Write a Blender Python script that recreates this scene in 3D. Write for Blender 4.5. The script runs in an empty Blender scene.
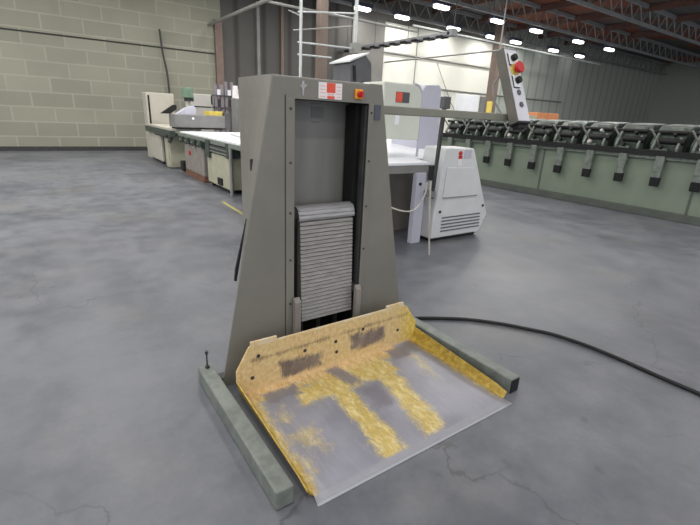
import bpy, bmesh, math, random
from mathutils import Vector, Matrix
random.seed(7)
C = bpy.context.scene.collection
PI = math.pi

# ------------------------------------------------------------------ materials
def sock(node, *names):
    for n in names:
        if n in node.inputs: return node.inputs[n]
class NT:
    def __init__(s, name):
        s.m = bpy.data.materials.new(name); s.m.use_nodes = True
        s.t = s.m.node_tree; s.b = s.t.nodes['Principled BSDF']
    def n(s, kind, **kw):
        x = s.t.nodes.new(kind)
        for k, v in kw.items(): setattr(x, k, v)
        return x
    def l(s, a, b): s.t.links.new(a, b)
    def put(s, inp, v):
        if isinstance(v, bpy.types.NodeSocket): s.l(v, inp)
        else: inp.default_value = v
    def math(s, op, a, b=0.0, c=None):
        x = s.n('ShaderNodeMath', operation=op)
        s.put(x.inputs[0], a); s.put(x.inputs[1], b)
        if c is not None: s.put(x.inputs[2], c)
        return x.outputs[0]
    def pos(s):
        if not hasattr(s, '_p'): s._p = s.n('ShaderNodeTexCoord').outputs['Object']
        return s._p
    def xyz(s):
        if not hasattr(s, '_x'):
            q = s.n('ShaderNodeSeparateXYZ'); s.l(s.pos(), q.inputs[0]); s._x = q.outputs
        return s._x
    def noise(s, scale, detail=4, rough=.55, stretch=None):
        x = s.n('ShaderNodeTexNoise'); x.inputs['Scale'].default_value = scale
        x.inputs['Detail'].default_value = detail; x.inputs['Roughness'].default_value = rough
        p = s.pos()
        if stretch:
            mp = s.n('ShaderNodeMapping'); mp.inputs['Scale'].default_value = stretch; s.l(p, mp.inputs[0]); p = mp.outputs[0]
        s.l(p, x.inputs['Vector']); return x.outputs[0]
    def ramp(s, v, a, b, lo=0., hi=1.):
        x = s.n('ShaderNodeMapRange'); x.interpolation_type = 'SMOOTHSTEP'
        s.put(x.inputs[0], v); s.put(x.inputs[1], a); s.put(x.inputs[2], b); s.put(x.inputs[3], lo); s.put(x.inputs[4], hi)
        return x.outputs[0]
    def mix(s, f, a, b):
        x = s.n('ShaderNodeMix', data_type='RGBA')
        s.put(x.inputs['Factor'], f)
        for inp, v in ((x.inputs[6], a), (x.inputs[7], b)):
            if isinstance(v, bpy.types.NodeSocket): s.l(v, inp)
            else: inp.default_value = (*v, 1)
        return x.outputs[2]
    def rect(s, u, v, cx, cy, hx, hy):
        a = s.math('SUBTRACT', s.math('ABSOLUTE', s.math('SUBTRACT', u, cx)), hx)
        b = s.math('SUBTRACT', s.math('ABSOLUTE', s.math('SUBTRACT', v, cy)), hy)
        return s.math('MAXIMUM', a, b)
    def seg(s, u, v, x0, y0, x1, y1, w):     # distance to a bar running mostly along v
        k = (x1-x0)/(y1-y0)
        cx = s.math('ADD', s.math('MULTIPLY', s.math('SUBTRACT', v, y0), k), x0)
        a = s.math('SUBTRACT', s.math('ABSOLUTE', s.math('SUBTRACT', u, cx)), w)
        b = s.math('SUBTRACT', s.math('ABSOLUTE', s.math('SUBTRACT', v, (y0+y1)/2)), abs(y1-y0)/2)
        return s.math('MAXIMUM', a, b)
    def union(s, ds):
        d = ds[0]
        for e in ds[1:]: d = s.math('MINIMUM', d, e)
        return d
    def done(s, col, rough=.5, metal=0., spec=.5, bump=None, bs=.1, bd=.01):
        s.put(s.b.inputs['Base Color'], col if isinstance(col, bpy.types.NodeSocket) else (*col, 1))
        s.put(s.b.inputs['Roughness'], rough); s.put(s.b.inputs['Metallic'], metal)
        sock(s.b, 'Specular IOR Level', 'Specular').default_value = spec
        if bump is not None:
            x = s.n('ShaderNodeBump'); x.inputs['Strength'].default_value = bs; x.inputs['Distance'].default_value = bd
            s.l(bump, x.inputs['Height']); s.l(x.outputs[0], s.b.inputs['Normal'])
        return s.m

def srgb(r, g, b):
    f = lambda c: (c/255/12.92) if c/255 <= .04045 else ((c/255+.055)/1.055)**2.4
    return (f(r), f(g), f(b))
def paint(name, c, rough=.5, var=.12, scale=6., metal=0., spec=.4, stretch=None):
    m = NT(name)
    a = tuple(x*(1-var) for x in c); b = tuple(min(1, x*(1+var)) for x in c)
    f = m.ramp(m.noise(scale, 5, .6, stretch), .3, .7)
    return m.done(m.mix(f, a, b), rough, metal, spec)
def emit(name, c, st):
    m = NT(name)
    sock(m.b, 'Emission Color', 'Emission').default_value = (*c, 1); m.b.inputs['Emission Strength'].default_value = st
    return m.done(c, .5)

M = {}
M['machine'] = paint('machine_grey_enamel', srgb(126, 124, 117), .45, .07, 3.)
M['machine_light'] = paint('machine_edge_grey', srgb(146, 144, 136), .45, .08, 8.)
M['recess'] = paint('recess_grey', srgb(128, 127, 125), .35, .1, 2., stretch=(4, 4, .5))
M['rail'] = paint('rail_grey_green', srgb(116, 122, 117), .5, .18, 14.)
M['black'] = paint('black_rubber', srgb(26, 26, 27), .6, .2, 20.)
M['dark'] = paint('dark_steel', srgb(58, 58, 58), .5, .2, 12.)
M['steel'] = paint('bare_steel', srgb(150, 148, 144), .4, .15, 20., metal=.4)
M['slats'] = paint('slat_grey', srgb(146, 143, 140), .4, .2, 30., metal=.15, stretch=(.4, 1, 3))
M['cap'] = paint('slat_cap_grey', srgb(156, 155, 158), .35, .16, 25., metal=.25, stretch=(.3, 1, 3))
M['white'] = paint('white_enamel', srgb(238, 240, 245), .4, .03, 3.)
M['offwhite'] = paint('pale_grey_enamel', srgb(216, 217, 219), .45, .04, 3.)
M['offwhite_dim'] = paint('beige_grey_enamel', srgb(188, 185, 179), .5, .04, 3.)
M['lavender'] = paint('lavender_grey_enamel', srgb(190, 190, 204), .5, .03, 3.)
M['cream'] = paint('cream_enamel', srgb(212, 215, 204), .5, .03, 3.)
M['beige'] = paint('beige_enamel', srgb(172, 170, 150), .55, .1, 3.)
M['beige_pale'] = paint('pale_beige_board', srgb(186, 182, 170), .6, .06, 3.)
M['greypink'] = paint('warm_grey_enamel', srgb(138, 132, 126), .55, .12, 5.)
M['midgrey'] = paint('mid_grey_enamel', srgb(128, 128, 126), .5, .08, 4.)
M['purplegrey'] = paint('purple_grey_enamel', srgb(140, 134, 142), .5, .08, 4.)
M['slate'] = paint('slate_enamel', srgb(88, 88, 92), .5, .1, 4.)
M['blueplate'] = paint('blue_grey_plate', srgb(84, 86, 98), .5, .06, 20.)
M['sage'] = paint('sage_green_enamel', srgb(130, 142, 126), .5, .06, 2.)
M['sagedark'] = paint('dark_sage_plinth', srgb(92, 98, 92), .55, .1, 5.)
M['station'] = paint('dark_green_casting', srgb(66, 76, 70), .45, .3, 14.)
M['stationgrey'] = paint('grey_green_casting', srgb(120, 128, 120), .45, .25, 14.)
M['brown'] = paint('brown_timber', srgb(112, 84, 68), .7, .15, 6.)
M['rust'] = paint('red_oxide_steel', srgb(106, 78, 70), .7, .15, 4.)
M['red'] = paint('red_plastic', srgb(196, 40, 44), .35, .06, 10.)
M['labelred'] = paint('label_red', srgb(232, 92, 70), .5, .06, 30.)
M['labelwhite'] = paint('label_white', srgb(240, 234, 236), .5, .03, 30.)
M['labelpink'] = paint('label_pink', srgb(238, 190, 188), .5, .03, 30.)
M['orange'] = paint('orange_yellow_plate', srgb(240, 160, 46), .45, .06, 10.)
M['yellow'] = paint('yellow_paint', srgb(222, 200, 96), .5, .08, 10.)
M['brick'] = paint('orange_cardboard', srgb(200, 132, 88), .7, .1, 6.)
M['green'] = paint('muted_green_plastic', srgb(98, 124, 104), .5, .1, 6.)
M['pipewhite'] = paint('white_pipe', srgb(196, 200, 198), .45, .05, 5.)
M['pipegrey'] = paint('galvanised_pipe', srgb(150, 150, 146), .45, .1, 5., metal=.3)
M['steelgrey'] = paint('roof_steel', srgb(140, 143, 145), .6, .12, 3.)
M['brownish'] = paint('brown_column_paint', srgb(112, 98, 90), .6, .12, 2., stretch=(1, 1, .3))
M['fixture'] = paint('lamp_housing', srgb(84, 92, 110), .4, .05, 5.)
M['lamp'] = emit('lamp_diffuser', (1, .98, .95), 5.)
M['panelface'] = paint('brushed_panel_face', srgb(214, 213, 222), .35, .05, 8.)
M['panelside'] = paint('panel_side_grey', srgb(104, 102, 94), .5, .1, 8.)
M['arm'] = paint('arm_olive_grey', srgb(134, 134, 122), .5, .06, 6.)
M['cable'] = paint('pale_cable', srgb(196, 192, 182), .5, .04, 6.)
M['hose'] = paint('black_hose', srgb(24, 24, 26), .5, .1, 9.)
M['sticker'] = paint('worn_sticker', srgb(176, 176, 180), .6, .15, 60.)

def floor_mat():
    m = NT('concrete_floor')
    big = m.noise(.55, 6, .62); mid = m.noise(3.2, 6, .65); fine = m.noise(40, 3, .6)
    f = m.math('ADD', m.math('MULTIPLY', big, .6), m.math('MULTIPLY', mid, .4))
    col = m.mix(m.ramp(f, .37, .63), srgb(87, 90, 98), srgb(117, 119, 126))
    warm = m.ramp(m.noise(.8, 5, .6), .5, .75)
    col = m.mix(m.math('MULTIPLY', warm, .4), col, srgb(120, 116, 108))
    swirl = m.ramp(m.noise(1.5, 6, .65, (1., .5, 1.)), .45, .75); col = m.mix(m.math('MULTIPLY', swirl, .42), col, srgb(134, 135, 140))
    st = m.ramp(m.noise(7, 2, .4), .70, .80); col = m.mix(m.math('MULTIPLY', st, .4), col, srgb(72, 72, 76))
    # hairline cracks
    w = m.n('ShaderNodeVectorMath', operation='ADD')
    nz = m.n('ShaderNodeTexNoise'); nz.inputs['Scale'].default_value = 2.5; nz.inputs['Detail'].default_value = 5
    m.l(m.pos(), nz.inputs['Vector'])
    sc = m.n('ShaderNodeVectorMath', operation='SCALE'); m.l(nz.outputs[1], sc.inputs[0]); sc.inputs[3].default_value = .5
    m.l(m.pos(), w.inputs[0]); m.l(sc.outputs[0], w.inputs[1])
    vo = m.n('ShaderNodeTexVoronoi', feature='DISTANCE_TO_EDGE'); vo.inputs['Scale'].default_value = .42
    m.l(w.outputs[0], vo.inputs['Vector'])
    crack = m.math('MULTIPLY', m.ramp(vo.outputs[0], .0, .004, 1, 0), m.ramp(m.noise(.8, 2), .42, .55))
    col = m.mix(m.math('MULTIPLY', crack, .5), col, srgb(66, 64, 63))
    fl = m.ramp(fine, .35, .65); col = m.mix(m.math('MULTIPLY', fl, .12), col, srgb(90, 92, 96))
    return m.done(col, m.ramp(mid, .3, .7, .36, .5), 0, .4, m.math('ADD', mid, m.math('MULTIPLY', fine, .15)), .06, .01)
M['floor'] = floor_mat()

def plate_mat(name, back=False):
    # yellow paint worn through to bare steel; coordinates are the lift's own (x across, y depth, z up)
    m = NT(name); x, y, z = m.xyz()[0], m.xyz()[1], m.xyz()[2]
    u = m.math('ADD', x, 1.43); v = m.math('ADD', y, 2.242)
    n1 = m.noise(9, 6, .7); n2 = m.noise(38, 5, .7, (1, .35, 1)); n3 = m.noise(3, 3, .5)
    n2b = m.noise(60, 4, .7, (2.2, .3, .3)) if back else m.noise(60, 4, .7, (2.4, .35, 1))
    jit = m.math('ADD', m.math('MULTIPLY', m.math('SUBTRACT', n1, .5), .16), m.math('MULTIPLY', m.math('SUBTRACT', n2b, .5), .13))
    yel = m.mix(m.ramp(n2, .35, .68), srgb(206, 172, 62), srgb(238, 214, 122))
    cream = m.mix(m.ramp(n2, .3, .7), srgb(206, 176, 122), srgb(230, 204, 156))
    steel = m.mix(m.ramp(n1, .3, .7), srgb(150, 149, 158), srgb(178, 178, 186))
    dirt = m.mix(m.ramp(n1, .35, .65), srgb(98, 88, 92), srgb(132, 120, 118))
    if back:
        worn = m.union([m.rect(u, z, 1.16, .10, .145, .05), m.rect(u, z, 1.68, .14, .145, .06)])
        k = m.ramp(m.math('ADD', worn, m.math('MULTIPLY', jit, .75)), -.02, .022, .92, 0)
        scr = m.rect(u, m.math('SUBTRACT', z, m.math('MULTIPLY', u, .02)), 1.43, .205, .6, .006)
        k2 = m.ramp(m.math('ADD', scr, m.math('MULTIPLY', jit, .55)), -.012, .014, .75, 0)
        col = m.mix(k, cream, dirt); col = m.mix(k2, col, srgb(128, 110, 88))
        col = m.mix(m.ramp(m.noise(70, 3, .6, (1.6, 1, .12)), .56, .7, 0, .4), col, srgb(196, 158, 84))
        yr = m.ramp(u, 1.9, 2.12); col = m.mix(yr, col, yel)
        edge = m.ramp(z, .308, .322); col = m.mix(m.math('MULTIPLY', edge, m.ramp(n1, .35, .6)), col, srgb(222, 208, 182))
        col = m.mix(m.math('MULTIPLY', m.ramp(z, .045, .015), .6), col, srgb(226, 198, 164))
        return m.done(col, .55, 0, .35, n2, .1, .004)
    fj = m.math('ADD', jit, m.math('MULTIPLY', m.math('SUBTRACT', m.noise(110, 3, .7, (1.6, .5, 1)), .5), .10))
    steel = m.mix(m.ramp(n3, .35, .65), srgb(134, 134, 144), srgb(150, 150, 161))
    steel = m.mix(m.ramp(m.noise(14, 5, .7, (2.5, .4, 1)), .45, .75, 0, .5), steel, srgb(160, 160, 170))
    keep = m.union([
        m.seg(u, v, 1.245, 1.25, 1.30, 2.12, .065),           # two painted stripes running to the front
        m.seg(u, v, 1.535, 1.27, 1.70, 2.12, .07),
        m.rect(u, v, 1.28, 2.14, .64, .16),                   # painted band along the upright
        m.rect(u, v, 1.14, 1.91, .10, .08), m.rect(u, v, 1.50, 1.95, .24, .13),
        m.seg(u, v, 2.115, 1.25, 2.10, 2.1, .03),
        m.seg(u, v, .735, 1.22, .77, 2.1, .055)])
    k = m.ramp(m.math('ADD', keep, m.math('MULTIPLY', fj, .8)), -.025, .03, 1, 0)
    spot = m.union([m.rect(u, v, .885, 1.80, .03, .07), m.rect(u, v, .93, 1.56, .07, .10), m.rect(u, v, .82, 1.66, .03, .3), m.seg(u, v, 1.90, 1.62, 1.97, 2.0, .035)])
    ks = m.ramp(m.math('ADD', spot, m.math('MULTIPLY', fj, 1.5)), -.075, .02, .6, 0)
    bare = m.union([m.rect(u, v, .97, 1.985, .10, .045), m.seg(u, v, 1.42, 1.84, 1.37, 2.06, .045), m.seg(u, v, 1.44, 1.58, 1.46, 1.78, .06), m.rect(u, v, 1.93, 2.0, .12, .06)])
    kb = m.ramp(m.math('ADD', bare, m.math('MULTIPLY', fj, .7)), -.02, .025, .9, 0)
    yel = m.mix(m.ramp(n2, .38, .66), srgb(194, 168, 92), srgb(224, 206, 148))
    rim = m.ramp(v, 1.96, 2.06); paintc = m.mix(rim, yel, m.mix(m.ramp(n2, .35, .65), srgb(200, 166, 112), srgb(226, 198, 150)))
    wear = m.ramp(m.noise(55, 4, .75, (1.3, .6, 1)), .52, .66, 0, .55)
    paintc = m.mix(wear, paintc, srgb(150, 140, 122))
    col = m.mix(m.math('MAXIMUM', k, ks), steel, paintc)
    col = m.mix(kb, col, m.mix(n1, srgb(112, 108, 116), srgb(134, 132, 140)))
    lip = m.ramp(m.math('ADD', v, m.math('MULTIPLY', fj, .15)), 1.262, 1.245); col = m.mix(lip, col, m.mix(n1, srgb(140, 140, 148), srgb(160, 160, 168)))
    edge = m.ramp(v, 1.218, 1.210); col = m.mix(edge, col, srgb(178, 178, 186))
    rough = m.math('ADD', m.math('MULTIPLY', k, .22), .34)
    return m.done(col, rough, 0., .45, n2, .06, .004)
M['plate'] = plate_mat('worn_yellow_platform')
M['plateback'] = plate_mat('worn_yellow_upright', True)
def rim_mat():
    m = NT('yellow_rim'); n = m.noise(26, 5, .7)
    col = m.mix(m.ramp(n, .35, .7), srgb(160, 130, 40), srgb(204, 174, 84))
    return m.done(m.mix(m.ramp(m.noise(11, 4, .6), .62, .75, 0, .7), col, srgb(120, 104, 70)), .5)
M['rim'] = rim_mat()

def block_mat():
    m = NT('concrete_block_wall')
    b = m.n('ShaderNodeTexBrick')
    mp = m.n('ShaderNodeMapping'); mp.inputs['Rotation'].default_value = (-PI/2, 0, 0)
    m.l(m.pos(), mp.inputs[0]); m.l(mp.outputs[0], b.inputs['Vector'])
    b.inputs['Scale'].default_value = 1.; b.inputs['Brick Width'].default_value = 1.15; b.inputs['Row Height'].default_value = .46
    b.inputs['Mortar Size'].default_value = .028; b.inputs['Mortar Smooth'].default_value = .4
    b.inputs['Color1'].default_value = (*srgb(140, 140, 126), 1); b.inputs['Color2'].default_value = (*srgb(153, 152, 137), 1)
    b.inputs['Mortar'].default_value = (*srgb(162, 160, 146), 1)
    st = m.ramp(m.noise(.7, 4), .4, .75)
    return m.done(m.mix(m.math('MULTIPLY', st, .25), b.outputs[0], srgb(120, 120, 112)), .85, 0, .2)
M['block'] = block_mat()
def corr_mat(name, c1, c2, pitch):
    m = NT(name); x = m.xyz()[0]
    w = m.math('ABSOLUTE', m.math('SUBTRACT', m.math('FRACT', m.math('DIVIDE', x, pitch)), .5))
    col = m.mix(m.ramp(w, .36, .48), c1, c2)
    return m.done(col, .7, 0, .2, w, .5, .03)
M['darkwall'] = corr_mat('dark_panel_wall', srgb(92, 90, 87), srgb(70, 69, 66), 1.15)
M['corrwall'] = corr_mat('grey_green_sheet_wall', srgb(176, 182, 174), srgb(150, 156, 150), .9)
M['creamwall'] = paint('cream_wall_paint', srgb(230, 230, 219), .7, .015, .4, spec=.2)
M['upper'] = paint('dark_insulation', srgb(116, 116, 112), .8, .2, .6, spec=.1)
def ceil_mat():
    m = NT('roof_deck')
    f = m.ramp(m.noise(.16, 3, .5), .47, .56)
    return m.done(m.mix(f, srgb(104, 104, 102), srgb(140, 88, 70)), .8, 0, .15)
M['ceiling'] = ceil_mat()

# ------------------------------------------------------------------ mesh builders
class MB:
    def __init__(s, off=(0, 0, 0)):
        s.bm = bmesh.new(); s.off = Vector(off)
    def poly(s, pts):
        return s.bm.faces.new([s.bm.verts.new(Vector(p)-s.off) for p in pts])
    def box(s, a, b, rot=None, piv=None):
        (x0, y0, z0), (x1, y1, z1) = a, b
        P = [Vector((x, y, z)) for z in (z0, z1) for y in (y0, y1) for x in (x0, x1)]
        if rot is not None:
            pv = Vector(piv) if piv is not None else (Vector(a)+Vector(b))/2
            P = [rot @ (p-pv)+pv for p in P]
        vs = [s.bm.verts.new(p-s.off) for p in P]
        for f in ((0, 2, 3, 1), (4, 5, 7, 6), (0, 1, 5, 4), (1, 3, 7, 5), (3, 2, 6, 7), (2, 0, 4, 6)):
            s.bm.faces.new([vs[i] for i in f])
        return s
    def prism(s, prof, d0, d1, axis='y'):
        """prof: list of 2-D points; extruded between d0 and d1 along axis (y: prof=(x,z); x: prof=(y,z); z: prof=(x,y))"""
        def P(p, d): return {'y': (p[0], d, p[1]), 'x': (d, p[0], p[1]), 'z': (p[0], p[1], d)}[axis]
        A = [s.bm.verts.new(Vector(P(p, d0))-s.off) for p in prof]; B = [s.bm.verts.new(Vector(P(p, d1))-s.off) for p in prof]
        s.bm.faces.new(A); s.bm.faces.new(B[::-1]); n = len(prof)
        for i in range(n): s.bm.faces.new((A[i], B[i], B[(i+1) % n], A[(i+1) % n]))
        return s
    def tube(s, pts, r, seg=10, r2=None, cap=True):
        pts = [Vector(p) for p in pts]; rings = []
        for i, p in enumerate(pts):
            d = (pts[min(i+1, len(pts)-1)]-pts[max(i-1, 0)]).normalized()
            h = Vector((0, 0, 1)) if abs(d.z) < .9 else Vector((1, 0, 0))
            a = d.cross(h).normalized(); b = d.cross(a)
            rr = r if r2 is None else r+(r2-r)*i/(len(pts)-1)
            rings.append([s.bm.verts.new(p+a*rr*math.cos(2*PI*k/seg)+b*rr*math.sin(2*PI*k/seg)-s.off) for k in range(seg)])
        for A, B in zip(rings, rings[1:]):
            for k in range(seg): s.bm.faces.new((A[k], A[(k+1) % seg], B[(k+1) % seg], B[k]))
        if cap: s.bm.faces.new(rings[0][::-1]); s.bm.faces.new(rings[-1])
        return s
    def grid(s, rows):
        V = [[s.bm.verts.new(Vector(p)-s.off) for p in r] for r in rows]
        for a, b in zip(V, V[1:]):
            for i in range(len(a)-1): s.bm.faces.new((a[i], a[i+1], b[i+1], b[i]))
        return s
    def each(s, name, mat, parent=None, **kw):
        """one object per separate piece"""
        bm = s.bm; bm.verts.ensure_lookup_table(); seen = set(); out = []
        for v in bm.verts:
            if v in seen: continue
            st = [v]; isl = []; seen.add(v)
            while st:
                a = st.pop(); isl.append(a)
                for e in a.link_edges:
                    o = e.other_vert(a)
                    if o not in seen: seen.add(o); st.append(o)
            m = MB(); idx = {a: m.bm.verts.new(a.co) for a in isl}
            for f in {f for a in isl for f in a.link_faces}: m.bm.faces.new([idx[a] for a in f.verts])
            out.append(m.build(name, mat, parent, **kw))
        bm.free(); return out
    def build(s, name, mat, parent=None, bevel=0., smooth=False, weld=False, solid=0., seg=2):
        bm = s.bm
        if weld: bmesh.ops.remove_doubles(bm, verts=bm.verts, dist=1e-4)
        bmesh.ops.recalc_face_normals(bm, faces=bm.faces)
        me = bpy.data.meshes.new(name); bm.to_mesh(me); bm.free()
        me.materials.append(mat if not isinstance(mat, str) else M[mat])
        if smooth:
            for p in me.polygons: p.use_smooth = True
            try: me.set_sharp_from_angle(angle=math.radians(40))
            except Exception: pass
        o = bpy.data.objects.new(name, me); C.objects.link(o)
        if parent is not None: o.parent = parent
        if solid:
            q = o.modifiers.new('solid', 'SOLIDIFY'); q.thickness = solid; q.offset = 0
        if bevel:
            q = o.modifiers.new('bevel', 'BEVEL'); q.width = bevel; q.segments = seg; q.limit_method = 'ANGLE'; q.angle_limit = math.radians(35)
        return o

def tag(o, label, cat, group=None):
    o['label'] = label; o['category'] = cat
    if group: o['group'] = group
    return o
def thing(name, loc, label, cat, group=None):
    o = bpy.data.objects.new(name, None); C.objects.link(o); o.location = loc; o.empty_display_size = .1
    return tag(o, label, cat, group)
def struct(o): o['kind'] = 'structure'; return o
def copy_tree(o, parent=None):
    c = o.copy(); C.objects.link(c)
    if parent is not None: c.parent = parent
    for ch in [q for q in bpy.data.objects if q.parent == o]: copy_tree(ch, c)
    return c
def spline(pts, n=8):
    P = [Vector(p) for p in pts]; P = [2*P[0]-P[1]]+P+[2*P[-1]-P[-2]]; out = []
    for i in range(1, len(P)-2):
        for k in range(n):
            t = k/n; a, b, c, d = P[i-1:i+3]
            out.append(.5*((2*b)+(c-a)*t+(2*a-5*b+4*c-d)*t*t+(3*b-a-3*c+d)*t**3))
    return out+[P[-2]]

# ------------------------------------------------------------------ the hall (camera at the origin; x runs along the back wall, y into the hall)
BV = 18.0; CZ = 6.9
b = MB(); b.grid([[(x, y, 0) for x in (-14, 0, 15, 30, 44)] for y in (-8, 0, 9, BV+.2)]); struct(b.build('floor', 'floor'))
b = MB(); b.box((-14, -8, CZ), (44, BV+.3, CZ+.15)); struct(b.build('ceiling', 'ceiling'))
b = MB(); b.box((-14, BV, 0), (6.3, BV+.3, CZ)); struct(b.build('wall_left', 'block'))
b = MB(); b.box((6.3, BV, 0), (14.1, BV+.3, CZ)); struct(b.build('wall_middle', 'darkwall'))
b = MB(); b.box((14.1, BV, 0), (22.5, BV+.3, 5.85)); struct(b.build('wall_back', 'creamwall'))
b = MB(); b.box((14.1, BV, 5.85), (22.5, BV+.3, CZ)); struct(b.build('wall_upper', 'upper'))
b = MB(); b.box((22.5, BV, 0), (44, BV+.3, CZ)); struct(b.build('wall_right', 'corrwall'))
b = MB(); b.box((44, -8, 0), (44.3, BV+.3, CZ)); struct(b.build('wall_side', 'corrwall'))
b = MB(); b.box((12.3, BV-.1, 0), (14.15, BV, 6.5)); struct(b.build('trim_1', paint('grey_pier', srgb(128, 126, 122), .8, .08, 1.)))
b = MB(); b.box((6.02, BV-.14, 0), (6.3, BV, 4.75)); struct(b.build('trim_2', paint('faded_red_pier', srgb(122, 104, 96), .7, .1, 4.)))
b = MB(); b.box((-14, BV-.05, 0), (44, BV, .14)); struct(b.build('baseboard_back', 'dark'))
for k, xx in enumerate((7.7, 8.75, 10.6)):
    b = MB(); b.box((xx, BV-.14, 0), (xx+.12, BV, 5.6)); struct(b.build('trim_%d' % (k+3), 'brownish' if k == 1 else 'midgrey'))
# doors seen in the back wall
b = MB(); b.box((19.5, BV-.08, 0), (21.45, BV, 3.02)); struct(b.build('door_1', 'white', bevel=.02))
b = MB(); b.box((21.6, BV-.1, 0), (22.45, BV, 3.0)); struct(b.build('door_2', 'midgrey', bevel=.02))
# roof steel
tn = 6
for yy in (17.4, 14.0, 10.6, 7.2):
    b = MB()
    b.box((-14, yy-.06, 6.72), (44, yy+.06, CZ-.02)); b.box((-14, yy-.06, 6.02), (44, yy+.06, 6.14))
    x = -14.
    while x < 43.5:
        b.tube([(x, yy, 6.1), (x+.45, yy, 6.76)], .028, 6); b.tube([(x+.45, yy, 6.76), (x+.9, yy, 6.1)], .028, 6); x += .9
    struct(b.build('trim_%d' % tn, 'steelgrey')); tn += 1
for xx in (2.2, 5.2, 8.2, 11.2, 14.2, 17.2, 20.2, 23.2, 26.2, 29.2):
    b = MB(); b.box((xx-.05, 2, 6.6), (xx+.05, BV, 6.88)); struct(b.build('trim_%d' % tn, 'rust')); tn += 1

# ceiling lamps
def lamp(loc, label):
    t = thing('ceiling_light', loc, label, 'ceiling light', 'high ceiling lamps')
    b = MB(); b.prism([(-.16, 0), (.16, 0), (.09, .16), (-.09, .16)], -.46, .46, 'x'); b.build('housing', 'fixture', t)
    b = MB(); b.box((-.36, -.13, -.12), (.36, .13, 0)); b.build('diffuser', 'lamp', t, bevel=.03)
    b = MB()
    for s in (-.36, .36): b.tube([(s, 0, .15), (s, 0, CZ-6.0)], .012, 6)
    b.each('hanger', 'dark', t)
    return t
far_row = [(12.25, 'far-row ceiling lamp at the corner over the grey pier'),
           (14.5, 'far-row ceiling lamp over the left end of the cream wall'),
           (17.9, 'far-row ceiling lamp over the middle of the cream wall'),
           (20.9, 'far-row ceiling lamp over the right end of the cream wall'),
           (23.0, 'far-row ceiling lamp just above the tilted control panel'),
           (26.8, 'far-row ceiling lamp, first to the right of the tilted control panel'),
           (29.8, 'far-row ceiling lamp, last one towards the right')]
near_row = [(14.3, 'near-row ceiling lamp, leftmost and largest of its row'),
            (17.9, 'near-row ceiling lamp, second from the left in its row'),
            (20.9, 'near-row ceiling lamp above and right of the control panel'),
            (24.8, 'near-row ceiling lamp, fourth from the left in its row'),
            (28.2, 'near-row ceiling lamp, last of its row towards the right')]
src = None
for row, yy in ((far_row, 17.15), (near_row, 14.5)):
    for xx, lab in row:
        if src is None: src = lamp((xx, yy, 6.0), lab)
        else:
            c = copy_tree(src); c.location = (xx, yy, 6.0); c['label'] = lab
LX = [-11.5, -8.5, -5.5, -2.5, .5, 3.5, 6.5, 9.5, 12.25, 15, 17.9, 20.9, 23.8]
for yy in (-5, -1.7, 1.6, 4.9, 8.2, 11.4, 14.5, 17.1):
    for xx in LX:
        if yy == 17.1 and xx < 12: continue
        L = bpy.data.lights.new('lamp_light', 'AREA'); L.shape = 'RECTANGLE'; L.size = .95; L.size_y = .32
        L.energy = (42 if yy > 17 else 72) if yy > 8 else (42 if xx < 2 else 24); L.color = (1., .985, .95)
        o = bpy.data.objects.new('lamp_light', L); C.objects.link(o); o.location = (xx, yy, 5.86)

# ------------------------------------------------------------------ stack lift
OX, OY = 1.43, 2.242
lift = thing('stack_lift', (OX, OY, 0), 'grey steel pile lift with worn yellow loading platform and tall tapered column', 'stack lift')
off = (OX, OY, 0)
VB = 2.72
def uL(z): return .69+(1.045-.69)*z/1.785
def uR(z): return 2*1.4145-uL(z)
zs = [0]+[1.672*i/14 for i in range(1, 15)]+[1.785]
b = MB(off)
b.grid([[(uL(z), OY, z), (1.177, OY, z)] for z in zs])
b.grid([[(1.683, OY, z), (uR(z), OY, z)] for z in zs])
b.grid([[(1.177, OY, z), (1.683, OY, z)] for z in zs[-2:]])
for f, xr in ((uL, 1.045), (uR, 1.783)):
    b.grid([[(f(z)+(xr-f(z))*t, OY+(VB-OY)*t, z) for t in (0, .25, .5, .75, 1)] for z in zs])
b.grid([[(1.045, OY, 1.785), (1.177, OY, 1.785), (1.683, OY, 1.785), (1.783, OY, 1.785)], [(1.045, VB, 1.785), (1.177, VB, 1.785), (1.683, VB, 1.785), (1.783, VB, 1.785)]])
b.grid([[(1.045, VB, z), (1.783, VB, z)] for z in (0, 1.785)])
body = b.build('column_housing', 'machine', lift, weld=True, bevel=.012, seg=3)
b = MB(off)
b.prism([(uL(1.02)+.004, 1.02), (uL(.66)+.004, .66), (uL(.66)-.008, .66), (uL(.72)-.012, .73)], 2.275, 2.29, 'y'); b.build('edge_shade_strip', 'black', lift)  # black strip added to draw the shaded wedge beside the column's left edge
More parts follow.
